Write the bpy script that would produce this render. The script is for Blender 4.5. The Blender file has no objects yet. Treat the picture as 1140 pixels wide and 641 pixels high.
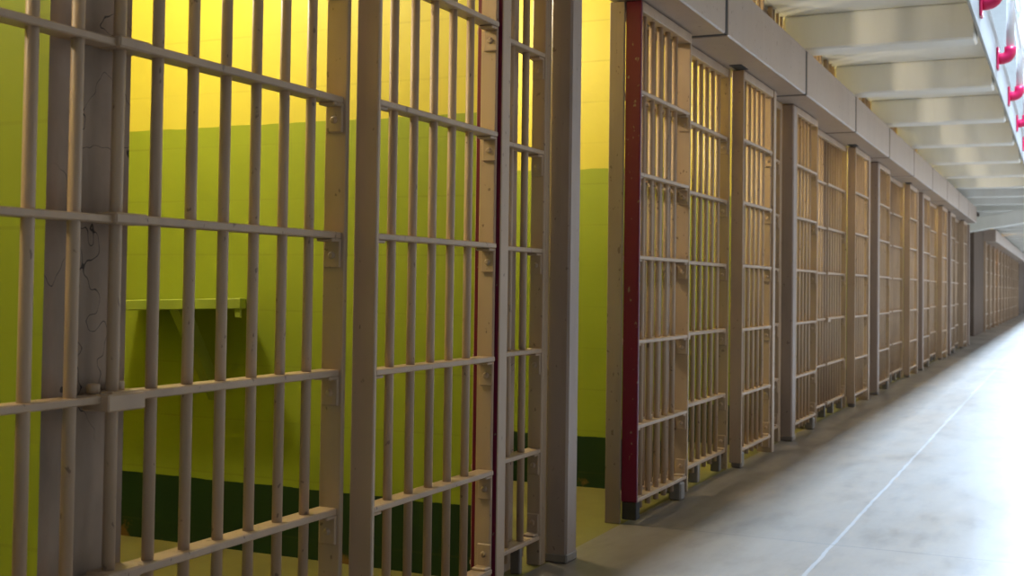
import bpy, bmesh, math, random
from mathutils import Vector, Matrix
random.seed(7)
S = bpy.context.scene
C = S.collection

# ------------------------------------------------------------------ constants (metres)
Y1 = 4.1243          # far front corner of the post before the open doorway
W = 3.8881           # one bay of the cell block: two mirrored cells
P = W / 2            # one cell
ZB, ZT = 2.2154, 2.50    # underside and top of the door gear housing
XB = 0.143               # its front face
RAILS = (1.825, 1.475, 1.122, 0.765, 0.408)
ZBOT = 0.10
ZSLAB = 2.81
XEDGE = 1.12

# ------------------------------------------------------------------ node helpers
class N:
    def __init__(s, name):
        s.m = bpy.data.materials.new(name); s.m.use_nodes = True
        s.t = s.m.node_tree; s.n = s.t.nodes; s.l = s.t.links
        s.b = s.n['Principled BSDF']
    def new(s, kind, **kw):
        n = s.n.new(kind)
        for k, v in kw.items(): setattr(n, k, v)
        return n
    def link(s, a, b): s.l.new(a, b)
    def pos(s):
        return s.new('ShaderNodeNewGeometry').outputs['Position']
    def noise(s, scale, detail=3, rough=.55, vec=None, stretch=None):
        n = s.new('ShaderNodeTexNoise'); n.inputs['Scale'].default_value = scale
        n.inputs['Detail'].default_value = detail; n.inputs['Roughness'].default_value = rough
        v = vec or s.pos()
        if stretch:
            mp = s.new('ShaderNodeMapping'); mp.inputs['Scale'].default_value = stretch
            s.link(v, mp.inputs['Vector']); v = mp.outputs['Vector']
        s.link(v, n.inputs['Vector'])
        return n.outputs['Fac']
    def ramp(s, fac, stops, interp='LINEAR'):
        r = s.new('ShaderNodeValToRGB'); r.color_ramp.interpolation = interp
        e = r.color_ramp.elements
        while len(e) < len(stops): e.new(.5)
        for i, (p, c) in enumerate(stops):
            e[i].position = p; e[i].color = (c, c, c, 1) if isinstance(c, (int, float)) else (*c, 1)
        s.link(fac, r.inputs['Fac']); return r.outputs['Color']
    def mix(s, fac, a, b):
        m = s.new('ShaderNodeMix', data_type='RGBA')
        for sock, v in ((m.inputs[0], fac), (m.inputs[6], a), (m.inputs[7], b)):
            if isinstance(v, (int, float)): sock.default_value = v
            elif isinstance(v, tuple): sock.default_value = (*v, 1)
            else: s.link(v, sock)
        return m.outputs[2]
    def math(s, op, a, b=None, c=None):
        m = s.new('ShaderNodeMath', operation=op)
        for i, v in enumerate((a, b, c)):
            if v is None: continue
            if isinstance(v, (int, float)): m.inputs[i].default_value = v
            else: s.link(v, m.inputs[i])
        return m.outputs[0]
    def bump(s, h, strength=.3, dist=.004):
        b = s.new('ShaderNodeBump'); b.inputs['Strength'].default_value = strength
        b.inputs['Distance'].default_value = dist
        s.link(h, b.inputs['Height']); s.link(b.outputs['Normal'], s.b.inputs['Normal'])
    def done(s, col, rough=.5, spec=.4, metal=0.):
        if isinstance(col, tuple): s.b.inputs['Base Color'].default_value = (*col, 1)
        else: s.link(col, s.b.inputs['Base Color'])
        if isinstance(rough, (int, float)): s.b.inputs['Roughness'].default_value = rough
        else: s.link(rough, s.b.inputs['Roughness'])
        s.b.inputs['Specular IOR Level'].default_value = spec
        s.b.inputs['Metallic'].default_value = metal
        return s.m

def paint(name, base, dirt, rust=(.10, .055, .03), amount=.5, rough=.48, chips=True, spec=.4):
    n = N(name)
    big = n.noise(2.2, 4, .6, stretch=(1.5, 1.5, .6))
    streak = n.noise(16, 3, .6, stretch=(1, 1, .12))
    c = n.mix(n.ramp(big, [(.35, 0.), (.7, amount)]), base, dirt)
    c = n.mix(n.ramp(streak, [(.55, 0.), (.8, amount * .8)]), c, dirt)
    if chips:
        ch = n.noise(48, 2, .5, stretch=(1, 1, .6))
        c = n.mix(n.ramp(ch, [(.69, 0.), (.73, .65)]), c, rust)
    f = n.noise(120, 2)
    n.bump(f, .12, .002)
    return n.done(c, rough, spec)

TAN = (.44, .305, .195)
M = {}
M['steel'] = paint('tan_painted_steel', TAN, (.25, .165, .105))
M['post'] = paint('tan_painted_post', (.31, .225, .175), (.17, .12, .09), amount=.55)
M['housing'] = paint('tan_painted_housing', (.38, .295, .238), (.28, .21, .165), amount=.4, rough=.42)
M['red'] = paint('red_painted_edge', (.125, .001, .026), (.085, .001, .018), rust=(.25, .2, .13), amount=.3, rough=.4)
M['dark'] = paint('near_black', (.022, .019, .017), (.01, .009, .008), chips=False, rough=.7)  # near-black; also puts the dark of seams and slots into colour
M['foot'] = paint('scuffed_foot_steel', (.26, .21, .17), (.07, .06, .05), amount=.8)
M['white'] = paint('white_pipe_paint', (.82, .80, .82), (.7, .67, .68), amount=.25, chips=False, rough=.35)
M['redfit'] = paint('red_pipe_fitting', (.62, .012, .085), (.42, .008, .07), amount=.3, chips=False, rough=.35)
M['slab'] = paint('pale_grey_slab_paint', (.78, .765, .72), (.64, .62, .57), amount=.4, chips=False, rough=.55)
M['shelf'] = paint('green_shelf_paint', (.27, .33, .045), (.20, .25, .03), amount=.3, chips=False)
M['pale'] = paint('pale_wall_paint', (.62, .60, .55), (.48, .46, .42), amount=.4, chips=False, rough=.6)
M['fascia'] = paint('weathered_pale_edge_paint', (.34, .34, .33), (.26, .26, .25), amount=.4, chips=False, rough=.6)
M['outer'] = paint('grey_painted_outer_wall', (.30, .30, .29), (.22, .22, .21), amount=.4, chips=False, rough=.7)
M['grey'] = paint('grey_brown_concrete', (.15, .11, .085), (.09, .068, .052), amount=.5, chips=False, rough=.85, spec=.08)

# cell walls: yellow above, lime green below, dark green skirting band
def cell_paint():
    n = N('three_band_cell_paint')
    sep = n.new('ShaderNodeSeparateXYZ'); n.link(n.pos(), sep.inputs[0])
    wob = n.noise(7, 3)
    z = n.math('ADD', sep.outputs['Z'], n.math('MULTIPLY', n.math('SUBTRACT', wob, .5), .018))
    up = n.math('GREATER_THAN', z, 1.583); low = n.math('LESS_THAN', z, .25)
    v = n.noise(1.6, 4)
    yel = n.mix(n.ramp(v, [(.3, 0.), (.7, 1.)]), (.58, .50, .062), (.53, .45, .05))
    grn = n.mix(n.ramp(v, [(.3, 0.), (.7, 1.)]), (.275, .325, .026), (.23, .28, .02))
    stain = n.math('ADD', n.noise(4.5, 5, .65), n.math('MULTIPLY', n.math('SUBTRACT', .09, sep.outputs['Z']), .9))
    dg = n.mix(n.ramp(stain, [(.62, 0.), (.68, .9)]), (.012, .034, .010), (.20, .10, .025))
    c = n.mix(up, grn, yel); c = n.mix(low, c, dg)
    # scratches and block joints
    zz = n.math('FRACT', n.math('DIVIDE', n.math('ADD', sep.outputs['Z'], .03), .205))
    joint = n.math('LESS_THAN', n.math('ABSOLUTE', n.math('SUBTRACT', zz, .5)), .018)
    jf = n.math('MULTIPLY', joint, n.ramp(n.noise(2.5, 2), [(.35, .1), (.65, .9)]))
    c = n.mix(n.math('MULTIPLY', jf, .22), c, (.12, .09, .01))
    sc = n.noise(9, 6, .7, stretch=(1, 1, .5))
    c = n.mix(n.ramp(sc, [(.70, 0.), (.74, .55)]), c, (.10, .085, .01))
    h = n.math('SUBTRACT', n.math('MULTIPLY', n.noise(30, 3), .5), jf)
    n.bump(h, .35, .004)
    return n.done(c, .5, .3)
M['cell'] = cell_paint()

# bare partition end: dirty plaster with cracks
def plaster():
    n = N('cracked_plaster_end')
    a = n.noise(3.2, 5, .6, stretch=(1, 2, .8))
    c = n.mix(n.ramp(a, [(.35, 0.), (.68, 1.)]), (.43, .315, .23), (.27, .195, .14))
    w = n.noise(5.5, 3, .6, stretch=(1, 1, .8))
    crack = n.math('LESS_THAN', n.math('ABSOLUTE', n.math('SUBTRACT', w, .47)), .0022)
    mask = n.ramp(n.noise(1.7, 2), [(.5, 0.), (.56, 1.)])
    c = n.mix(n.math('MULTIPLY', n.math('MULTIPLY', crack, mask), .85), c, (.02, .016, .014))
    s = n.noise(11, 2, .5)
    c = n.mix(n.ramp(s, [(.78, 0.), (.80, .9)]), c, (.025, .02, .018))
    n.bump(a, .3, .01)
    return n.done(c, .7, .25)
M['plaster'] = plaster()

def cell_floor():
    n = N('ochre_painted_cell_floor')
    a = n.noise(3, 4)
    c = n.mix(n.ramp(a, [(.3, 0.), (.7, 1.)]), (.23, .20, .055), (.16, .135, .04))
    return n.done(c, .5, .3)
M['cfloor'] = cell_floor()

def corridor_floor():
    n = N('worn_grey_concrete')
    sep = n.new('ShaderNodeSeparateXYZ'); n.link(n.pos(), sep.inputs[0])
    wob = n.math('MULTIPLY', n.math('SUBTRACT', n.noise(6, 3), .5), .02)
    x = n.math('ADD', sep.outputs['X'], wob); y = n.math('ADD', sep.outputs['Y'], wob)
    a = n.noise(1.3, 5, .6, stretch=(1.6, .5, 1))
    b = n.noise(7, 4, .65, stretch=(1, .35, 1))
    c = n.mix(n.ramp(a, [(.3, 0.), (.7, 1.)]), (.235, .198, .160), (.155, .128, .100))
    c = n.mix(n.ramp(b, [(.50, 0.), (.70, .65)]), c, (.125, .102, .079))
    jl = n.math('LESS_THAN', n.math('ABSOLUTE', n.math('SUBTRACT', x, .80)), .007)
    yy = n.math('FRACT', n.math('DIVIDE', n.math('SUBTRACT', y, 4.82 - 1.48), 2.96))
    jc = n.math('LESS_THAN', n.math('ABSOLUTE', n.math('SUBTRACT', yy, .5)), .0028)
    c = n.mix(n.math('MULTIPLY', jl, .35), c, (.36, .375, .39))
    c = n.mix(n.math('MULTIPLY', jc, .6), c, (.10, .093, .085))
    h = n.math('SUBTRACT', n.math('MULTIPLY', b, .3), n.math('MAXIMUM', jl, jc))
    n.bump(h, .25, .004)
    r = n.ramp(a, [(.3, .30), (.7, .48)])
    return n.done(c, r, .45)
M['floor'] = corridor_floor()

# ------------------------------------------------------------------ mesh helpers
def box(bm, x0, x1, y0, y1, z0, z1, mi=0):
    vs = [bm.verts.new((x, y, z)) for x in (x0, x1) for y in (y0, y1) for z in (z0, z1)]
    q = [(0, 1, 3, 2), (4, 6, 7, 5), (0, 4, 5, 1), (2, 3, 7, 6), (0, 2, 6, 4), (1, 5, 7, 3)]
    fs = []
    for f in q:
        fc = bm.faces.new([vs[i] for i in f]); fc.material_index = mi; fs.append(fc)
    return fs            # -X, +X, -Y, +Y, -Z, +Z

def tube(bm, a, b, r, seg=12, caps=True):
    a, b = Vector(a), Vector(b); d = (b - a).normalized()
    u = d.orthogonal().normalized(); v = d.cross(u)
    ra = []; rb = []
    for i in range(seg):
        t = 2 * math.pi * i / seg; o = (u * math.cos(t) + v * math.sin(t)) * r
        ra.append(bm.verts.new(a + o)); rb.append(bm.verts.new(b + o))
    for i in range(seg):
        j = (i + 1) % seg
        f = bm.faces.new((ra[i], ra[j], rb[j], rb[i])); f.smooth = True
    if caps: bm.faces.new(ra[::-1]); bm.faces.new(rb)

def path_tube(bm, pts, r, seg=14):
    pts = [Vector(p) for p in pts]; rings = []
    n0 = Vector((0, 1, 0))
    for i, p in enumerate(pts):
        d = (pts[min(i + 1, len(pts) - 1)] - pts[max(i - 1, 0)]).normalized()
        u = n0; v = d.cross(u).normalized()
        rings.append([bm.verts.new(p + (u * math.cos(2 * math.pi * k / seg) + v * math.sin(2 * math.pi * k / seg)) * r) for k in range(seg)])
    for a, b in zip(rings, rings[1:]):
        for k in range(seg):
            j = (k + 1) % seg
            f = bm.faces.new((a[k], a[j], b[j], b[k])); f.smooth = True
    bm.faces.new(rings[0][::-1]); bm.faces.new(rings[-1])

def bevel(bm, w, seg=1):
    bmesh.ops.bevel(bm, geom=[e for e in bm.edges if len(e.link_faces) == 2], offset=w, segments=seg, affect='EDGES', profile=.5)

def mesh(name, build, mats, bev=0, seg=1):
    bm = bmesh.new(); build(bm)
    bmesh.ops.recalc_face_normals(bm, faces=bm.faces[:])
    if bev: bevel(bm, bev, seg)
    me = bpy.data.meshes.new(name); bm.to_mesh(me); bm.free()
    for m in (mats if isinstance(mats, (list, tuple)) else [mats]): me.materials.append(m)
    return me

CACHE = {}
def cached(key, name, build, mats, bev=0):
    if key not in CACHE: CACHE[key] = mesh(name, build, mats, bev)
    return CACHE[key]

def part(name, me, parent, loc=(0, 0, 0), rot=None, label=None):
    o = bpy.data.objects.new(name, me); C.objects.link(o); o.parent = parent; o.location = loc
    if rot: o.rotation_euler = rot
    if label: o['label'] = label
    return o

def thing(name, loc, label, cat, group=None):
    o = bpy.data.objects.new(name, None); C.objects.link(o); o.location = loc
    o.empty_display_size = .1
    o['label'] = label; o['category'] = cat
    if group: o['group'] = group
    return o

def single(name, me, loc, label, cat, group=None):
    o = bpy.data.objects.new(name, me); C.objects.link(o); o.location = loc
    o['label'] = label; o['category'] = cat
    if group: o['group'] = group
    return o

def struct(name, me, loc=(0, 0, 0), label=None, cat=None):
    o = bpy.data.objects.new(name, me); C.objects.link(o); o.location = loc
    o['kind'] = 'structure'
    o['label'] = label or name.replace('_', ' '); o['category'] = cat or name.split('_')[0]
    return o

def bx(key, x0, x1, y0, y1, z0, z1, mat, bev=0.):
    return cached(key, key, lambda b: box(b, x0, x1, y0, y1, z0, z1), mat, bev)

# ------------------------------------------------------------------ shared steel pieces
BAR_R = .0128
def bar_mesh(z0, z1): return cached(('bar', z0, z1), 'bar', lambda b: tube(b, (0, 0, z0), (0, 0, z1), BAR_R, 12), M['steel'])
def rail_mesh(length, depth, th=.016):
    k = ('rail', round(length, 4), depth, th)
    return cached(k, 'rail', lambda b: box(b, -depth / 2, depth / 2, 0, length, -th / 2, th / 2), M['steel'], .0025)
def bracket_mesh(side, up=False, dx=.05):
    # an angle: a foot along the rail and a tab lying on the stile; side=-1 -> stile is at +Y end
    def b(bm):
        s = side; k = 1 if up else -1
        t = .009; L = .085; Fo = .045
        zs = sorted((k * .008, k * L)); zf = sorted((k * .008, k * (.008 + t)))
        ys = sorted((0, s * t)); yf = sorted((0, s * Fo))
        box(bm, -dx / 2, dx / 2, ys[0], ys[1], zs[0], zs[1])
        box(bm, -dx / 2, dx / 2, yf[0], yf[1], zf[0], zf[1])
    return cached(('bracket', side, up, dx), 'bracket', b, M['steel'], .003)
def bolt_mesh():
    def b(bm):
        rings = []
        for (h, r) in ((0, .0105), (.003, .010), (.0065, .006)):
            rings.append([bm.verts.new((r * math.cos(a * math.pi / 4), h, r * math.sin(a * math.pi / 4))) for a in range(8)])
        for a, c in zip(rings, rings[1:]):
            for i in range(8):
                j = (i + 1) % 8; bm.faces.new((a[i], a[j], c[j], c[i]))
        bm.faces.new(rings[-1]); bm.faces.new(rings[0][::-1])
    return cached('bolt', 'bolt', b, M['steel'])

def bracket(parent, x, y, z, side, up, dx, bolt=True):
    br = part('bracket', bracket_mesh(side, up, dx), parent, (x, y, z))
    if bolt:
        k = 1 if up else -1
        part('bolt', bolt_mesh(), br, (0, side * .009, k * .052), (0, 0, 0 if side > 0 else math.pi))

def pane(root, y0, y1, xc, depth, bars, plates, detail=True, lower_up=True):
    """flat rails pierced by round bars, bracketed to the flat stiles; plates: which ends carry brackets"""
    for y in bars:
        part('bar', bar_mesh(.055, ZB - .005), root, (xc, y, 0))
    L = y1 - y0
    for z in RAILS:
        part('rail', rail_mesh(L, depth), root, (xc, y0, z))
    part('bottom_rail', rail_mesh(L, depth), root, (xc, y0, ZBOT))
    part('top_rail', rail_mesh(L, depth + .006, .045), root, (xc, y0, ZB - .028))
    for z in RAILS + (ZBOT,):
        up = z == ZBOT
        if -1 in plates: bracket(root, xc, y1, z, -1, up, depth * .86, detail)
        if 1 in plates: bracket(root, xc, y0, z, 1, up, depth * .86, detail)

def stile(name, root, x0, x1, y, th=.016, mat='steel', z0=0.03, z1=ZB - .004, label=None):
    me = cached(('stile', x0, x1, th, mat, z0, z1), name, lambda b: box(b, x0, x1, 0, th, z0, z1), M[mat], .003)
    return part(name, me, root, (0, y, 0), label=label)

ORD = ['first', 'second', 'third', 'fourth', 'fifth', 'sixth', 'seventh', 'eighth', 'ninth', 'tenth', 'eleventh', 'twelfth', 'thirteenth']

# ------------------------------------------------------------------ cell doors
DX0, DX1 = -.071, -.002        # sliding layer
FX0, FX1 = -.143, -.076        # fixed layer
def door(kind, y, label, red_edge=False, detail=True):
    """kind A latches at its near end, kind B is the mirror image"""
    r = thing('sliding_cell_door', (0, y, 0), label, 'cell door', 'barred sliding cell doors')
    L = .748
    xc, dp = -.032, .056
    if kind == 'A':
        stile('stile', r, DX0, DX1, 0, mat='red' if red_edge else 'steel', z0=.095,
              label='dark red painted leading edge' if red_edge else None)
        if red_edge:
            me = cached('redfoot', 'edge_foot', lambda b: box(b, -.068, -.004, 0, .05, .02, .095), M['dark'], .004)
            part('edge_foot', me, r, (0, 0, 0), label='black scuffed foot')
        stile('stile', r, DX0, DX1, L - .016)
        pane(r, .016, L - .016, xc, dp, [.122 + .113 * i for i in range(5)], (-1, 1), detail)
    else:
        stile('stile', r, DX0, DX1, 0)
        stile('stile', r, DX0 + .002, DX1 - .012, L - .016)
        pane(r, .016, L - .016, xc, dp, [.128 + .114 * i for i in range(5)], (-1, 1), detail)
    # rollers riding just above the floor
    rl = cached('roller', 'floor_guide', lambda b: box(b, -.03, .03, -.035, .035, 0.0, .085), M['foot'], .008)
    part('floor_guide', rl, r, (-.035, L - .07 if kind == 'A' else .05, 0))
    return r

# ------------------------------------------------------------------ fixed grilles between two doors, in front of a partition
def fixed_grille(y, label, detail=True):
    r = thing('fixed_cell_grille', (0, y, 0), label, 'grille', 'fixed grilles between the doors')
    L = 1.75                     # s = .676 .. 2.43
    xc, dp = -.108, .056
    stile('jamb', r, FX0, FX1, 0, mat='post', z0=0.0)
    stile('stile', r, FX0 + .006, FX1 + .006, L - .018, z0=0.0)
    for i in range(14):
        part('bar', bar_mesh(.055, ZB - .005), r, (xc, 2.30 - .113 * i - .676, 0))
    sp = .925                    # splice position along the grille
    for z in RAILS + (ZBOT,):
        nm = 'rail' if z != ZBOT else 'bottom_rail'
        part(nm, rail_mesh(sp + .02 - .016, dp - .006), r, (xc - .004, .016, z - .002))
        part(nm, rail_mesh(L - .018 - sp, dp, .018), r, (xc, sp, z))
        part('splice', cached('splice', 'splice', lambda b: box(b, -.031, .031, 0, .095, -.0115, .0115), M['steel'], .004), r, (xc + .001, sp - .012, z))
        up = z == ZBOT
        bracket(r, xc + .004, L - .018, z, -1, up, dp * .9, detail)
        bracket(r, xc, .016, z, 1, up, dp * .86, False)
    if detail:                   # the heavier clamp with two rounded lugs on the middle rail
        def clamp(b):
            box(b, -.034, .037, 0, .105, -.026, .008)
            tube(b, (-.015, .012, .008), (-.015, .012, .028), .014, 10)
            tube(b, (-.015, .078, .008), (-.015, .078, .030), .015, 10)
        part('clamp', cached('clamp', 'clamp', clamp, M['steel'], .003), r, (xc + .003, sp - .03, RAILS[3]))
    part('top_rail', rail_mesh(L - .034, dp + .006, .045), r, (xc, .016, ZB - .028))
    ft = cached('foot', 'foot', lambda b: box(b, -.025, .025, -.022, .022, 0, .093), M['foot'], .004)
    for s in (.86, 1.22, 1.64): part('foot', ft, r, (xc, s, 0))
    return r

# ------------------------------------------------------------------ receiving jamb + narrow grille + wide post (around a partition)
def narrow_grille(y, label, detail=True):
    # local 0 = s 3.265
    r = thing('narrow_cell_grille', (0, y, 0), label, 'grille', 'narrow grilles beside the posts')
    L = .47
    xc, dp = -.100, .052
    pane(r, 0.0, L - .018, xc, dp, (.10, .215, .338), (-1,), detail)
    stile('stile', r, -.126, -.073, L - .018, .016, z0=0.0)
    stile('stile_flange', r, -.082, -.071, L - .004, .035, mat='steel', z0=0.0)
    ft = cached('foot2', 'foot', lambda b: box(b, -.018, .018, -.012, .012, 0, .093), M['foot'], .003)
    for s in (.31,): part('foot', ft, r, (xc, s, 0))
    return r

def jamb_post(y, label, red=False):
    # angle with a red painted inner face; local 0 = s 3.203
    def b(bm):
        fs = box(bm, -.092, 0, 0, .062, 0, ZB - .003)
        if red: fs[2].material_index = 1
    me = cached(('jamb_post', red), 'jamb_post', b, [M['steel'], M['red']], .003)
    return single('jamb_post', me, (0, y, 0), label, 'post', 'slim door jambs')

def wide_post(y, label):
    def b(bm):
        box(bm, -.085, 0, -.1, 0, .0, ZB - .003)
        # door track shoe at the foot
    me = cached('wide_post', 'wide_post', b, M['post'], .008)
    r = thing('frame_post', (0, y, 0), label, 'post', 'wide square posts')
    part('shaft', me, r)
    part('base', cached('postbase', 'base', lambda q: box(q, -.0875, .0025, -.1025, .0025, 0, .035), M['foot'], .006), r)
    return r

# ------------------------------------------------------------------ the run of bays
FIRST, LAST = -1, 4
def nth(k): return ORD[k]
for n in range(FIRST, LAST + 1):
    b = Y1 + n * W
    det = n <= 1
    # door A
    if n == 0:
        door('A', b + .679, 'sliding barred cell door standing open, with a dark red leading edge', True, True)
    elif n > 0:
        door('A', b + .004, 'shut barred cell door right after the %s wide post beyond the open doorway' % nth(n - 1), False, det)
    # fixed grille
    fixed_grille(b + .676, ('large fixed grille of bars in the left foreground before a cracked plaster partition end' if n == -1 else
                 'fixed bar grille partly covered by the open red-edged door' if n == 0 else
                 'fixed bar grille in the %s bay beyond the open red-edged door' % nth(n - 1)), det)
    # door B
    door('B', b + 2.452, ('shut barred cell door in the foreground with thin dark red strips at its latch edge' if n == -1 else
         'shut barred cell door directly right of the grille the red-edged door covers' if n == 0 else
         'shut barred cell door just before the %s wide post beyond the open doorway' % nth(n)), False, det)
    jamb_post(b + 3.203, ('slim pale jamb left of the open doorway, lit along its front' if n == -1 else
              'slim pale jamb just before the %s wide post beyond the open doorway' % nth(n)), n == -1)
    narrow_grille(b + 3.265, ('narrow grille of bars directly left of the tall post at the open doorway' if n == -1 else
                  'narrow grille of bars squeezed before the %s wide post beyond the open doorway' % nth(n)), det)
    wide_post(b + W, ('wide tan post with scuffed foot at the left of the open doorway' if n == -1 else
              '%s wide tan post along the corridor beyond the open doorway' % nth(n)))

# ------------------------------------------------------------------ door gear housing, one section per cell
def housing_mesh():
    def b(bm): box(bm, -.144, XB, .025, P - .025, ZB, ZT)
    return cached('housing', 'cover', b, M['housing'], .007)
core = cached('core', 'core', lambda b: box(b, -.14, XB - .004, .0005, P - .0005, ZB + .004, ZT - .004), M['dark'])  # near-black core paints in the darkness of the gaps between covers
YS = 5.6468
slotm = cached('slot', 'hanger_slot', lambda b: box(b, -.05, .02, 0, .16, ZB - .003, ZB + .003), M['dark'], .002)  # thin near-black block painted in for the dark of an open slot
k = 0
for i in range(-3, 10):
    y = YS + (i - 1) * P
    if y + P > Y1 + 5 * W + .3: break
    vis = y + P > 5.2
    lab = '%s boxed steel housing section over the near cells, counted from the camera' % nth(k) if vis else 'steel housing section above the foreground cells outside the picture'
    if not vis: continue
    r = thing('gear_housing', (0, y, 0), lab, 'housing', 'boxed housing sections over the cell fronts')
    part('cover', housing_mesh(), r); part('core', core, r, label='dark joint between sections')
    if i % 2 == 1: part('hanger_slot', slotm, r, (0, .78, 0), label='dark slot in the underside')
    k += 1

# ------------------------------------------------------------------ transom bars above the housing
tb = cached('tbar', 'bar', lambda b: tube(b, (0, 0, ZT + .001), (0, 0, ZSLAB - .002), .011, 10), M['steel'])
for k, i in enumerate(range(1, 7)):
    y = 3.76 + i * P
    r = thing('transom_grille', (0, y, 0), '%s row of upright bars showing above the housing, counted from the camera' % nth(k), 'grille', 'transom bars above the housing')
    for q in range(14): part('bar', tb, r, (-.105, .10 + .118 * q, 0))
    for q in (0, 1.70): part('upright', cached('tframe', 'upright', lambda b: box(b, -.12, -.09, 0, .03, ZT + .001, ZSLAB - .002), M['steel'], .003), r, (0, q, 0))

# ------------------------------------------------------------------ setting: partitions, cell backs, floors
def partition(y, first=False):
    def b(bm):
        fs = box(bm, -2.6, -.146, 0, .222, 0, ZSLAB)
        fs[1].material_index = 1
    me = cached('partition', 'partition', b, [M['cell'], M['plaster']], 0)
    return struct('wall_partition', me, (0, y, 0), 'painted block partition between two cells', 'wall')
pk = [3.655 + P * i for i in range(-2, 11)]
for y in pk: partition(y)
struct('wall_back', mesh('wall_back', lambda b: box(b, -2.75, -2.6, -3, 25, 0, ZSLAB), M['cell']), label='painted back wall of the cells')
struct('ceiling_cells', mesh('ceiling_cells', lambda b: box(b, -2.75, -.085, -3, 24, ZSLAB, ZSLAB + .15), M['pale']), label='cell ceiling')
struct('floor', mesh('floor', lambda b: box(b, -.07, 5.2, -4, 75, -.15, 0), M['floor']), label='worn grey concrete corridor floor')
struct('floor_cells', mesh('floor_cells', lambda b: box(b, -2.75, -.07, -4, 24, -.15, 0), M['cfloor']), label='ochre painted cell floor')
struct('floor_recess', mesh('floor_recess', lambda b: box(b, -2.75, -.07, 24, 75, -.15, 0), M['floor']), label='grey floor beyond the first block')

# wall shelf on the partition of the foreground cell
sh = thing('wall_shelf', (-1.0, 3.655, 0), 'small green wall shelf with a diagonal brace behind the foreground bars', 'shelf')
def board(b):
    pl = [(-.66, -.001), (-.62, -.25), (.015, -.25), (-.15, -.001)]
    lo = [b.verts.new((x, y, .884 + .03 * (x + .6))) for x, y in pl]; hi = [b.verts.new((x, y, .922 + .03 * (x + .6))) for x, y in pl]
    b.faces.new(lo); b.faces.new(hi[::-1])
    for i in range(4):
        j = (i + 1) % 4; b.faces.new((lo[i], lo[j], hi[j], hi[i]))
part('board', mesh('board', board, M['shelf'], .003), sh)
part('end_bracket', mesh('end_bracket', lambda b: box(b, -.014, .012, -.243, -.235, .872, .905), M['shelf'], .002), sh)
def brace(b):
    pts = [(-.235, .893), (-.165, .893), (-.004, .64), (-.004, .55)]
    for x in (0, .03):
        pass
    va = [b.verts.new((-.312, y, z)) for y, z in pts]; vb = [b.verts.new((-.270, y, z)) for y, z in pts]
    b.faces.new(va); b.faces.new(vb[::-1])
    for i in range(4):
        j = (i + 1) % 4; b.faces.new((va[i], va[j], vb[j], vb[i]))
part('brace', mesh('brace', brace, M['shelf']), sh)

# ------------------------------------------------------------------ gallery above the corridor
ceil = struct('ceiling', mesh('gallery_slab', lambda b: box(b, -.085, XEDGE, -4, 75, ZSLAB, ZSLAB + .16), M['slab'], 0), label='underside of the gallery walkway above the corridor')
ribm = cached('rib', 'rib', lambda b: box(b, -.085, XEDGE - .012, 0, .24, ZSLAB - .235, ZSLAB + .0), M['slab'], .012)
YR = 7.97
for k in range(-5, 30):
    part('rib', ribm, ceil, (0, YR + k * P, 0))
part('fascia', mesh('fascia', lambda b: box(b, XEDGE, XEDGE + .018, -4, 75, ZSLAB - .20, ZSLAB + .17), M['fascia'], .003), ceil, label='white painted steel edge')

rail = thing('gallery_railing', (XEDGE, 6, 0), 'white pipe railing with red elbow fittings along the gallery edge', 'railing')
ZE = 2.775
elb = mesh('elbow', lambda b: path_tube(b, [(.02, 0, ZE)] + [(.06 + .055 * math.sin(a), 0, ZE + .055 * (1 - math.cos(a))) for a in [math.pi / 2 * i / 8 for i in range(9)]] + [(.115, 0, ZE + .085)], .043), M['redfit'])
flg = mesh('flange', lambda b: box(b, .018, .036, -.055, .055, ZE - .085, ZE + .085), M['redfit'], .006)
pst = mesh('railing_post', lambda b: tube(b, (.115, 0, ZE + .08), (.115, 0, ZE + 1.15), .029, 16), M['white'])
for k in range(-2, 27):
    y = YR - .06 + k * P - 6
    e = part('elbow', elb, rail, (0, y, 0), label='red elbow fitting'); part('flange', flg, e)
    part('railing_post', pst, rail, (0, y, 0))
for z in (3.22, 3.56, 3.90):
    part('handrail', mesh('handrail', lambda b: tube(b, (.115, -8, z), (.115, 60, z), .021, 12), M['white']), rail)

# upper gallery, upper wall, outer wall with windows, roof with skylight
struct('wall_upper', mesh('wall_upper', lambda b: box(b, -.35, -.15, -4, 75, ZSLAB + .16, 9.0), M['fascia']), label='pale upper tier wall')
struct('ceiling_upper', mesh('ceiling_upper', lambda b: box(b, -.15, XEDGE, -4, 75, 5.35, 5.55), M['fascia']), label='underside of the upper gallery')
struct('ceiling_roof', mesh('ceiling_roof', lambda b: (box(b, -.35, 2.1, -4, 75, 9.0, 9.2), box(b, 3.9, 5.4, -4, 75, 9.0, 9.2)), M['pale']), label='roof with a long skylight')
def outer(b):
    box(b, 5.2, 5.4, -4, 75, 0, 1.2); box(b, 5.2, 5.4, -4, 75, 8.2, 9.0)
    for i in range(20):
        y = -4 + i * 4; box(b, 5.2, 5.4, y, y + 1.0, 1.2, 8.2)
struct('wall_right', mesh('wall_right', outer, M['outer']), label='outer wall with tall windows')
struct('wall_end', mesh('wall_end', lambda b: box(b, -2.75, 5.4, 75, 75.2, 0, 9.2), M['pale']), label='end wall of the corridor')
struct('wall_rear', mesh('wall_rear', lambda b: box(b, -2.75, 5.4, -4.2, -4, 0, 9.2), M['pale']), label='wall behind the camera')

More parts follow.
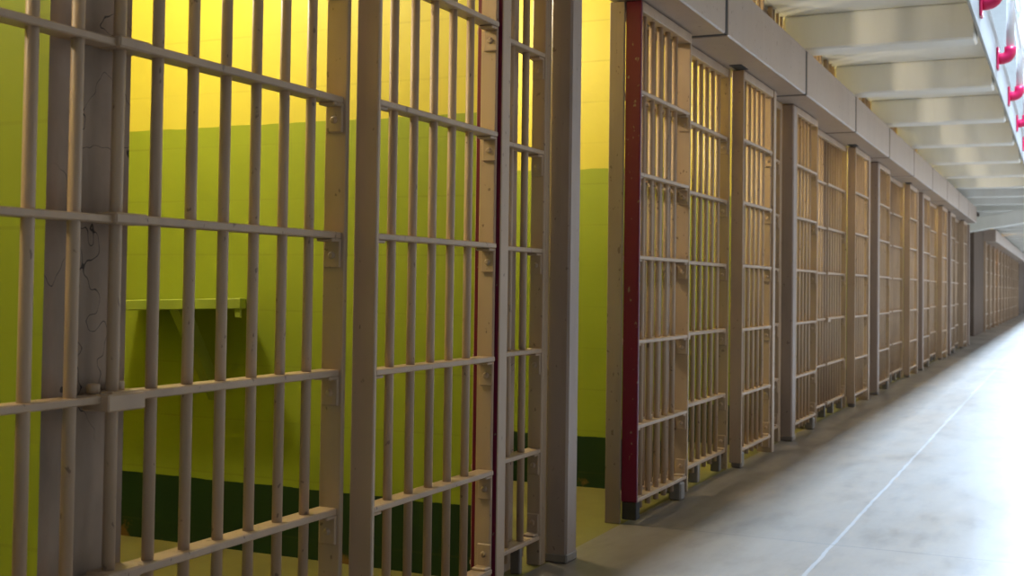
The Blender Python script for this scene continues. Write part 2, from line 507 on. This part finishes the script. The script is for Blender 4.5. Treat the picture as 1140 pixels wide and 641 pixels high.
# ------------------------------------------------------------------ passage and second block far down the corridor
YE = Y1 + 5 * W
struct('wall_recess', mesh('wall_recess', lambda b: box(b, -1.7, -1.5, 25.0, 28.3, 0, 4.0), M['grey']), label='back wall of the passage between the blocks')
def stringer(b):
    x0, x1 = -.4, 1.10
    f = lambda x: 2.42 + (x - .1) * .16
    va = []
    for y in (24.5, 24.95):
        va.append([b.verts.new(p) for p in ((x0, y, f(x0) - .26), (x1, y, f(x1) - .26), (x1, y, f(x1)), (x0, y, f(x0)))])
    b.faces.new(va[0]); b.faces.new(va[1][::-1])
    for i in range(4):
        j = (i + 1) % 4; b.faces.new((va[0][i], va[0][j], va[1][j], va[1][i]))
single('sloping_beam', mesh('sloping_beam', stringer, M['slab'], .01), (0, 0, 0), 'pale sloping beam crossing under the gallery at the end of the first cell block', 'beam')
XF = -.24
pier = mesh('pier', lambda b: box(b, -.9, XF, 28.3, 31.6, 0, 2.8), M['grey'], .01)
single('end_pier', pier, (0, 0, 0), 'broad grey-brown pier starting the second cell block far down the corridor', 'pier')
# standpipe in the passage
sp = thing('standpipe', (-.3, 25.7, 0), 'dark standpipe with a pink valve in the gap between the two cell blocks', 'pipe')
part('pipe', mesh('pipe', lambda b: tube(b, (0, 0, 0), (0, 0, 2.6), .035, 12), M['dark']), sp)
for z in (.62, 1.25, 1.95):
    part('clip', mesh('clip', lambda b: box(b, -.05, .06, -.06, .05, z - .03, z + .03), M['post'], .006), sp)
part('valve', mesh('valve', lambda b: tube(b, (0, -.10, .32), (0, -.02, .32), .07, 12), M['foot']), sp)

def far_front(bm):
    # one cell front seen from far: bars, rails, stile and post in one mesh
    for i in range(15): tube(bm, (XF - .03, .16 + .118 * i, .05), (XF - .03, .16 + .118 * i, ZB), .0128, 8)
    for z in RAILS + (ZBOT, ZB - .03): box(bm, XF - .06, XF, .1, P - .02, z - .01, z + .01)
    box(bm, XF - .085, XF + .05, 0, .1, 0, ZB); box(bm, XF - .07, XF, .95, .97, .03, ZB)
farm = mesh('far_cell_front', far_front, M['steel'])
for k in range(12):
    single('far_cell_front', farm, (0, 31.6 + k * P, 0), '%s barred cell front of the second block, counted from the far pier' % nth(k), 'cell front', 'cell fronts of the second block')
    struct('wall_partition', cached('farpart', 'partition', lambda b: box(b, -2.6, XF - .1, 0, .2, 0, ZSLAB), M['cell']), (0, 31.65 + k * P, 0), 'partition in the second block', 'wall')
struct('wall_far_back', mesh('wall_far_back', lambda b: box(b, -2.75, -2.6, 28, 56, 0, ZSLAB), M['cell']), label='back wall of the second block')
struct('ceiling_far', mesh('ceiling_far', lambda b: box(b, -2.75, -.085, 24, 75, ZSLAB, ZSLAB + .15), M['pale']), label='ceiling of the second block')
struct('wall_far', mesh('wall_far', lambda b: box(b, -2.75, XF, 55, 75, 0, ZSLAB), M['grey']), label='blank wall beyond the second block')
for k in range(12):
    fh = single('gear_housing', cached('fhous', 'far_housing', lambda b: box(b, -.33, .04, .008, P - .008, ZB, ZT), M['housing'], .007), (0, 31.6 + k * P, 0),
                '%s housing section over the second cell block, counted from the far pier' % nth(min(k, 12)), 'housing', 'housing sections of the second block')

# ------------------------------------------------------------------ light
def light(name, kind, loc, energy, color, **kw):
    l = bpy.data.lights.new(name, kind); l.energy = energy; l.color = color
    rot = kw.pop('rot', None)
    for k_, v in kw.items(): setattr(l, k_, v)
    o = bpy.data.objects.new(name, l); C.objects.link(o); o.location = loc
    if rot: o.rotation_euler = rot
    return o
DAY = (.80, .90, 1.0)
light('skylight', 'AREA', (3.0, 40, 8.95), 25500, (.54, .735, 1.0), shape='RECTANGLE', size=.85, size_y=70)
light('window_light', 'AREA', (5.1, 35, 2.7), 600, (1.0, .95, .88), shape='RECTANGLE', size=3.0, size_y=60, rot=(0, math.radians(90), 0))
light('clerestory_light', 'AREA', (5.1, 37, 6.9), 420, (1.0, .96, .92), shape='RECTANGLE', size=.7, size_y=32, rot=(0, math.radians(90), 0))
for i, y in enumerate(pk[1:11]):
    light('cell_lamp', 'POINT', (-1.25, y - .90, 2.42), 72, (1.0, .87, .63), shadow_soft_size=.07)
light('cell_lamp', 'POINT', (-.95, 37.5, 2.3), 260, (1.0, .62, .25), shadow_soft_size=.07)

wd = bpy.data.worlds.new('sky'); S.world = wd; wd.use_nodes = True
bg = wd.node_tree.nodes['Background']; bg.inputs['Color'].default_value = (.75, .86, 1.0, 1); bg.inputs['Strength'].default_value = .06

# ------------------------------------------------------------------ camera
f, yaw, pitch, roll, ppy = 1336.6236, .4337, .0273, .0132, 280.2105
fw = Vector((-math.sin(yaw) * math.cos(pitch), math.cos(yaw) * math.cos(pitch), math.sin(pitch)))
r0 = Vector((math.cos(yaw), math.sin(yaw), 0)); u0 = r0.cross(fw)
rr = r0 * math.cos(roll) + u0 * math.sin(roll); uu = rr.cross(fw)
cam = bpy.data.cameras.new('camera'); co = bpy.data.objects.new('camera', cam); C.objects.link(co)
co.matrix_world = Matrix(((rr.x, uu.x, -fw.x, 1.6334), (rr.y, uu.y, -fw.y, 0), (rr.z, uu.z, -fw.z, 1.0), (0, 0, 0, 1)))
cam.sensor_width = 36; cam.lens = f * 36 / 1140; cam.shift_y = -(320.5 - ppy) / 1140
cam.dof.use_dof = True; cam.dof.focus_distance = 3.6; cam.dof.aperture_fstop = 6.5
cam.clip_start = .05; cam.clip_end = 300
S.camera = co
vs = S.view_settings
vs.view_transform = 'Standard'; vs.look = 'None'; vs.gamma = 1; vs.use_curve_mapping = False; vs.exposure = 0
